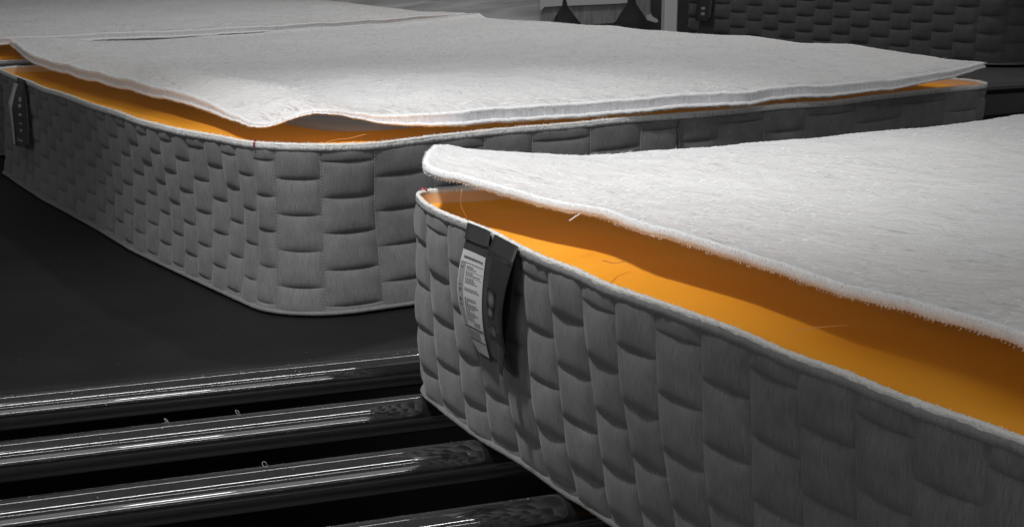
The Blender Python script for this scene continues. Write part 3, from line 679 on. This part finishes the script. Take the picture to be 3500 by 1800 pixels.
# lint on the rollers
li = [(-.414, 1.430, 'left curl of grey lint on the second roller from the belt'), (-.335, 1.457, 'right curl of grey lint on the second roller from the belt'), (-.272, 1.296, 'small curl of grey lint on the third roller from the belt')]
for i, (x, y, lb) in enumerate(li):
    b = MB(); rr = random.Random(i); pts = []
    for k in range(8): a = k*.8; pts.append((.004*math.cos(a)*(1-k*.06)+k*.0006, .002*math.sin(a), .0005+.006*abs(math.sin(k*.45+i*.3))))
    b.tube(pts, .00035, 5); o = b.build('lint_thread', M['lint'], None, True)
    # stand it on the nearest roller crown
    k = round(((base-Vector((x, y, 0))).dot(ey))/.158); q = Vector((x, y, 0))-base; along = q.dot(ex); pp = base-ey*(.173*k)+ex*along
    o.location = (pp.x, pp.y, .0); tag(o, lb, 'lint', 'lint on the rollers')
dust = MB(); rr = random.Random(5)
for i in range(260):
    k = rr.randrange(0, 5); al = rr.uniform(-.5, .62); an = rr.uniform(-.9, 1.5); p = base-ey*(.173*k)+ex*al-ey*(math.sin(an)*R0*1.0); z = -R0+math.cos(an)*R0
    s_ = rr.choice([.0004, .0005, .0006, .0009]); c = Vector((p.x, p.y, z)); dust.add([c+Vector((s_, 0, 0)), c+Vector((-s_, 0, 0)), c+Vector((0, s_, 0)), c+Vector((0, -s_, 0)), c+Vector((0, 0, s_)), c+Vector((0, 0, -s_))],
             [(0, 2, 4), (2, 1, 4), (1, 3, 4), (3, 0, 4), (2, 0, 5), (1, 2, 5), (3, 1, 5), (0, 3, 5)])
o = dust.build('dust_specks', M['lint']); tag(o, 'fine pale dust specks scattered on the black rollers', 'dust', kind='stuff')

# ------------------------------------------------------------------ raised stand, back right
st = empty('raised_conveyor', (1.9, 3.9, 0)); tag(st, 'dark grey steel stand with plank-like side panels under the raised mattress', 'conveyor')
rz = math.radians(27); e1 = Vector((math.cos(rz), math.sin(rz), 0)); e2 = Vector((-math.sin(rz), math.cos(rz), 0)); O = Vector((1.35, 3.52, 0))
def pbox(name, a0, a1, b0, b1, z0, z1, m, par, org=O, u=e1, v=e2, ang=rz, bev=.003):
    c = org+u*((a0+a1)/2)+v*((b0+b1)/2)-Vector(par.location); b = MB(); b.box((c.x, c.y, (z0+z1)/2-par.location[2]), (a1-a0, b1-b0, z1-z0), ang, bev); return b.build(name, m, par)
pbox('deck', -.5, 2.6, .0, 2.4, .186, .200, M['steel'], st)
pbox('edge_strip', -.5, 2.6, -.012, -.001, .184, .197, M['ledge'], st)
pbox('side_panel', -.5, 2.6, .004, .03, .112, .172, M['steel'], st)
pbox('side_panel', -.5, 2.6, .000, .03, .036, .100, M['steel'], st)
pbox('side_panel', -.5, 2.6, .003, .03, -.04, .026, M['steel'], st)
pbox('inner_frame', -.5, 2.6, .034, 2.3, -.05, .184, M['black'], st)
for a in (-.3, 2.4): pbox('leg', a, a+.06, .1, .16, -.8, -.052, M['steel'], st)
# ------------------------------------------------------------------ dark cabinet with fabric flaps, post, wrapped bale
cb = empty('machine_cabinet', (.45, 5.6, -.8)); tag(cb, 'dark machine front hung with trapezoid grey knitted flaps behind the covers', 'machine')
def px(u, v, y): return Vector(((u-1288)/3200*y/.972*1.0, y, .54-(v+110)/3200*y*1.0))
b = MB(); b.box((.20, .22, 0.75), (.92, .3, 1.5), 0, .01); b.build('housing', M['steel'], cb)
def flap(name, pts, y, par, m, th=.012):
    o3 = Vector(par.location); P0 = [px(u, v, y)-o3 for u, v in pts]; n = len(P0)
    V = [tuple(p) for p in P0]+[(p.x, p.y+th, p.z) for p in P0]
    F = [tuple(range(n)), tuple(range(n, 2*n))[::-1]]+[(i, i+n, (i+1) % n+n, (i+1) % n) for i in range(n)]
    return mesh(name, V, F, m, par, smooth=False)
Y = 5.55
flap('fabric_flap', [(1357, -60), (1409, -60), (1409, 8), (1395, 30), (1380, 56), (1360, 60)], Y, cb, M['knit'])
flap('flap_hem', [(1355, -6), (1410, -8), (1408, 9), (1366, 12), (1356, 22)], Y-.014, cb, M['knit_edge'], .010)
flap('fabric_flap', [(1415, -60), (1572, -60), (1564, 2), (1550, 25), (1537, 48), (1530, 51), (1458, 55), (1450, 48), (1430, 22), (1419, 8)], Y, cb, M['knit'])
flap('flap_hem', [(1417, -8), (1566, -14), (1564, 2), (1540, 4), (1422, 9)], Y-.014, cb, M['knit_edge'], .010)
flap('fabric_flap', [(1578, -60), (1621, -60), (1620, 22), (1625, 34), (1637, 40), (1640, 47), (1632, 48), (1612, 42), (1600, 24), (1586, 4)], Y, cb, M['knit'])
flap('flap_hem', [(1611, 33), (1622, 30), (1628, 37), (1638, 42), (1640, 48), (1634, 50), (1612, 43)], Y-.014, cb, M['knit_edge'], .010)
po = empty('upright_post', (.62, 5.1, -.8)); tag(po, 'pale grey upright post at the left end of the raised mattress', 'post')
b = MB(); b.box((0, 0, .9), (.052, .05, 1.8), .2, .004); b.build('column', M['knit_edge'], po); b = MB(); b.box((0, 0, .01), (.14, .14, .02), .2, .003); b.build('base_plate', M['steel'], po)
ba = empty('wrapped_roll', (-.02, 6.3, -.35)); tag(ba, 'large roll wrapped in creased grey stretch film, behind the middle cover', 'wrapped roll')
V = []; nu, nv = 90, 60
for i in range(nu):
    x = -1.15+1.36*i/(nu-1)
    for j in range(nv):
        a = 2*math.pi*j/nv; r = .62+.018*noise.noise(Vector((x*1.2, math.sin(a)*2.5, math.cos(a)*2.5)))+.012*noise.noise(Vector((x*3+4*math.sin(a), a if a < math.pi else 2*math.pi-a, 9)))*1.0
        r *= min(1, .86+.14*min(1, (i+1)/5, (nu-i)/5)); V.append((x, r*math.cos(a), r*math.sin(a)+.16))
F = []
for i in range(nu-1):
    for j in range(nv): j2 = (j+1) % nv; F.append((i*nv+j, i*nv+j2, (i+1)*nv+j2, (i+1)*nv+j))
F.append(tuple(range(nv))); F.append(tuple((nu-1)*nv+j for j in range(nv))[::-1]); mesh('film_wrap', V, F, M['film'], ba)
b = MB(); b.tube([(-1.3, 0, .16), (.24, 0, .16)], .05, 20); b.build('core_tube', M['steel'], ba, True)
for sx in (-.9, .3): b = MB(); b.box((sx, 0, -.444), (.12, .9, .02), 0, .004); b.build('cradle', M['steel'], ba)
# ------------------------------------------------------------------ room
V = [(-8, -3, -.8), (8, -3, -.8), (8, 10, -.8), (-8, 10, -.8)]; o = mesh('floor', V, [(0, 1, 2, 3)], M['floor'], smooth=False); tag(o, kind='structure')
b = MB(); b.box((0, 10.1, 1.2), (16, .2, 4), 0, .01); o = b.build('wall', M['wall']); tag(o, kind='structure')
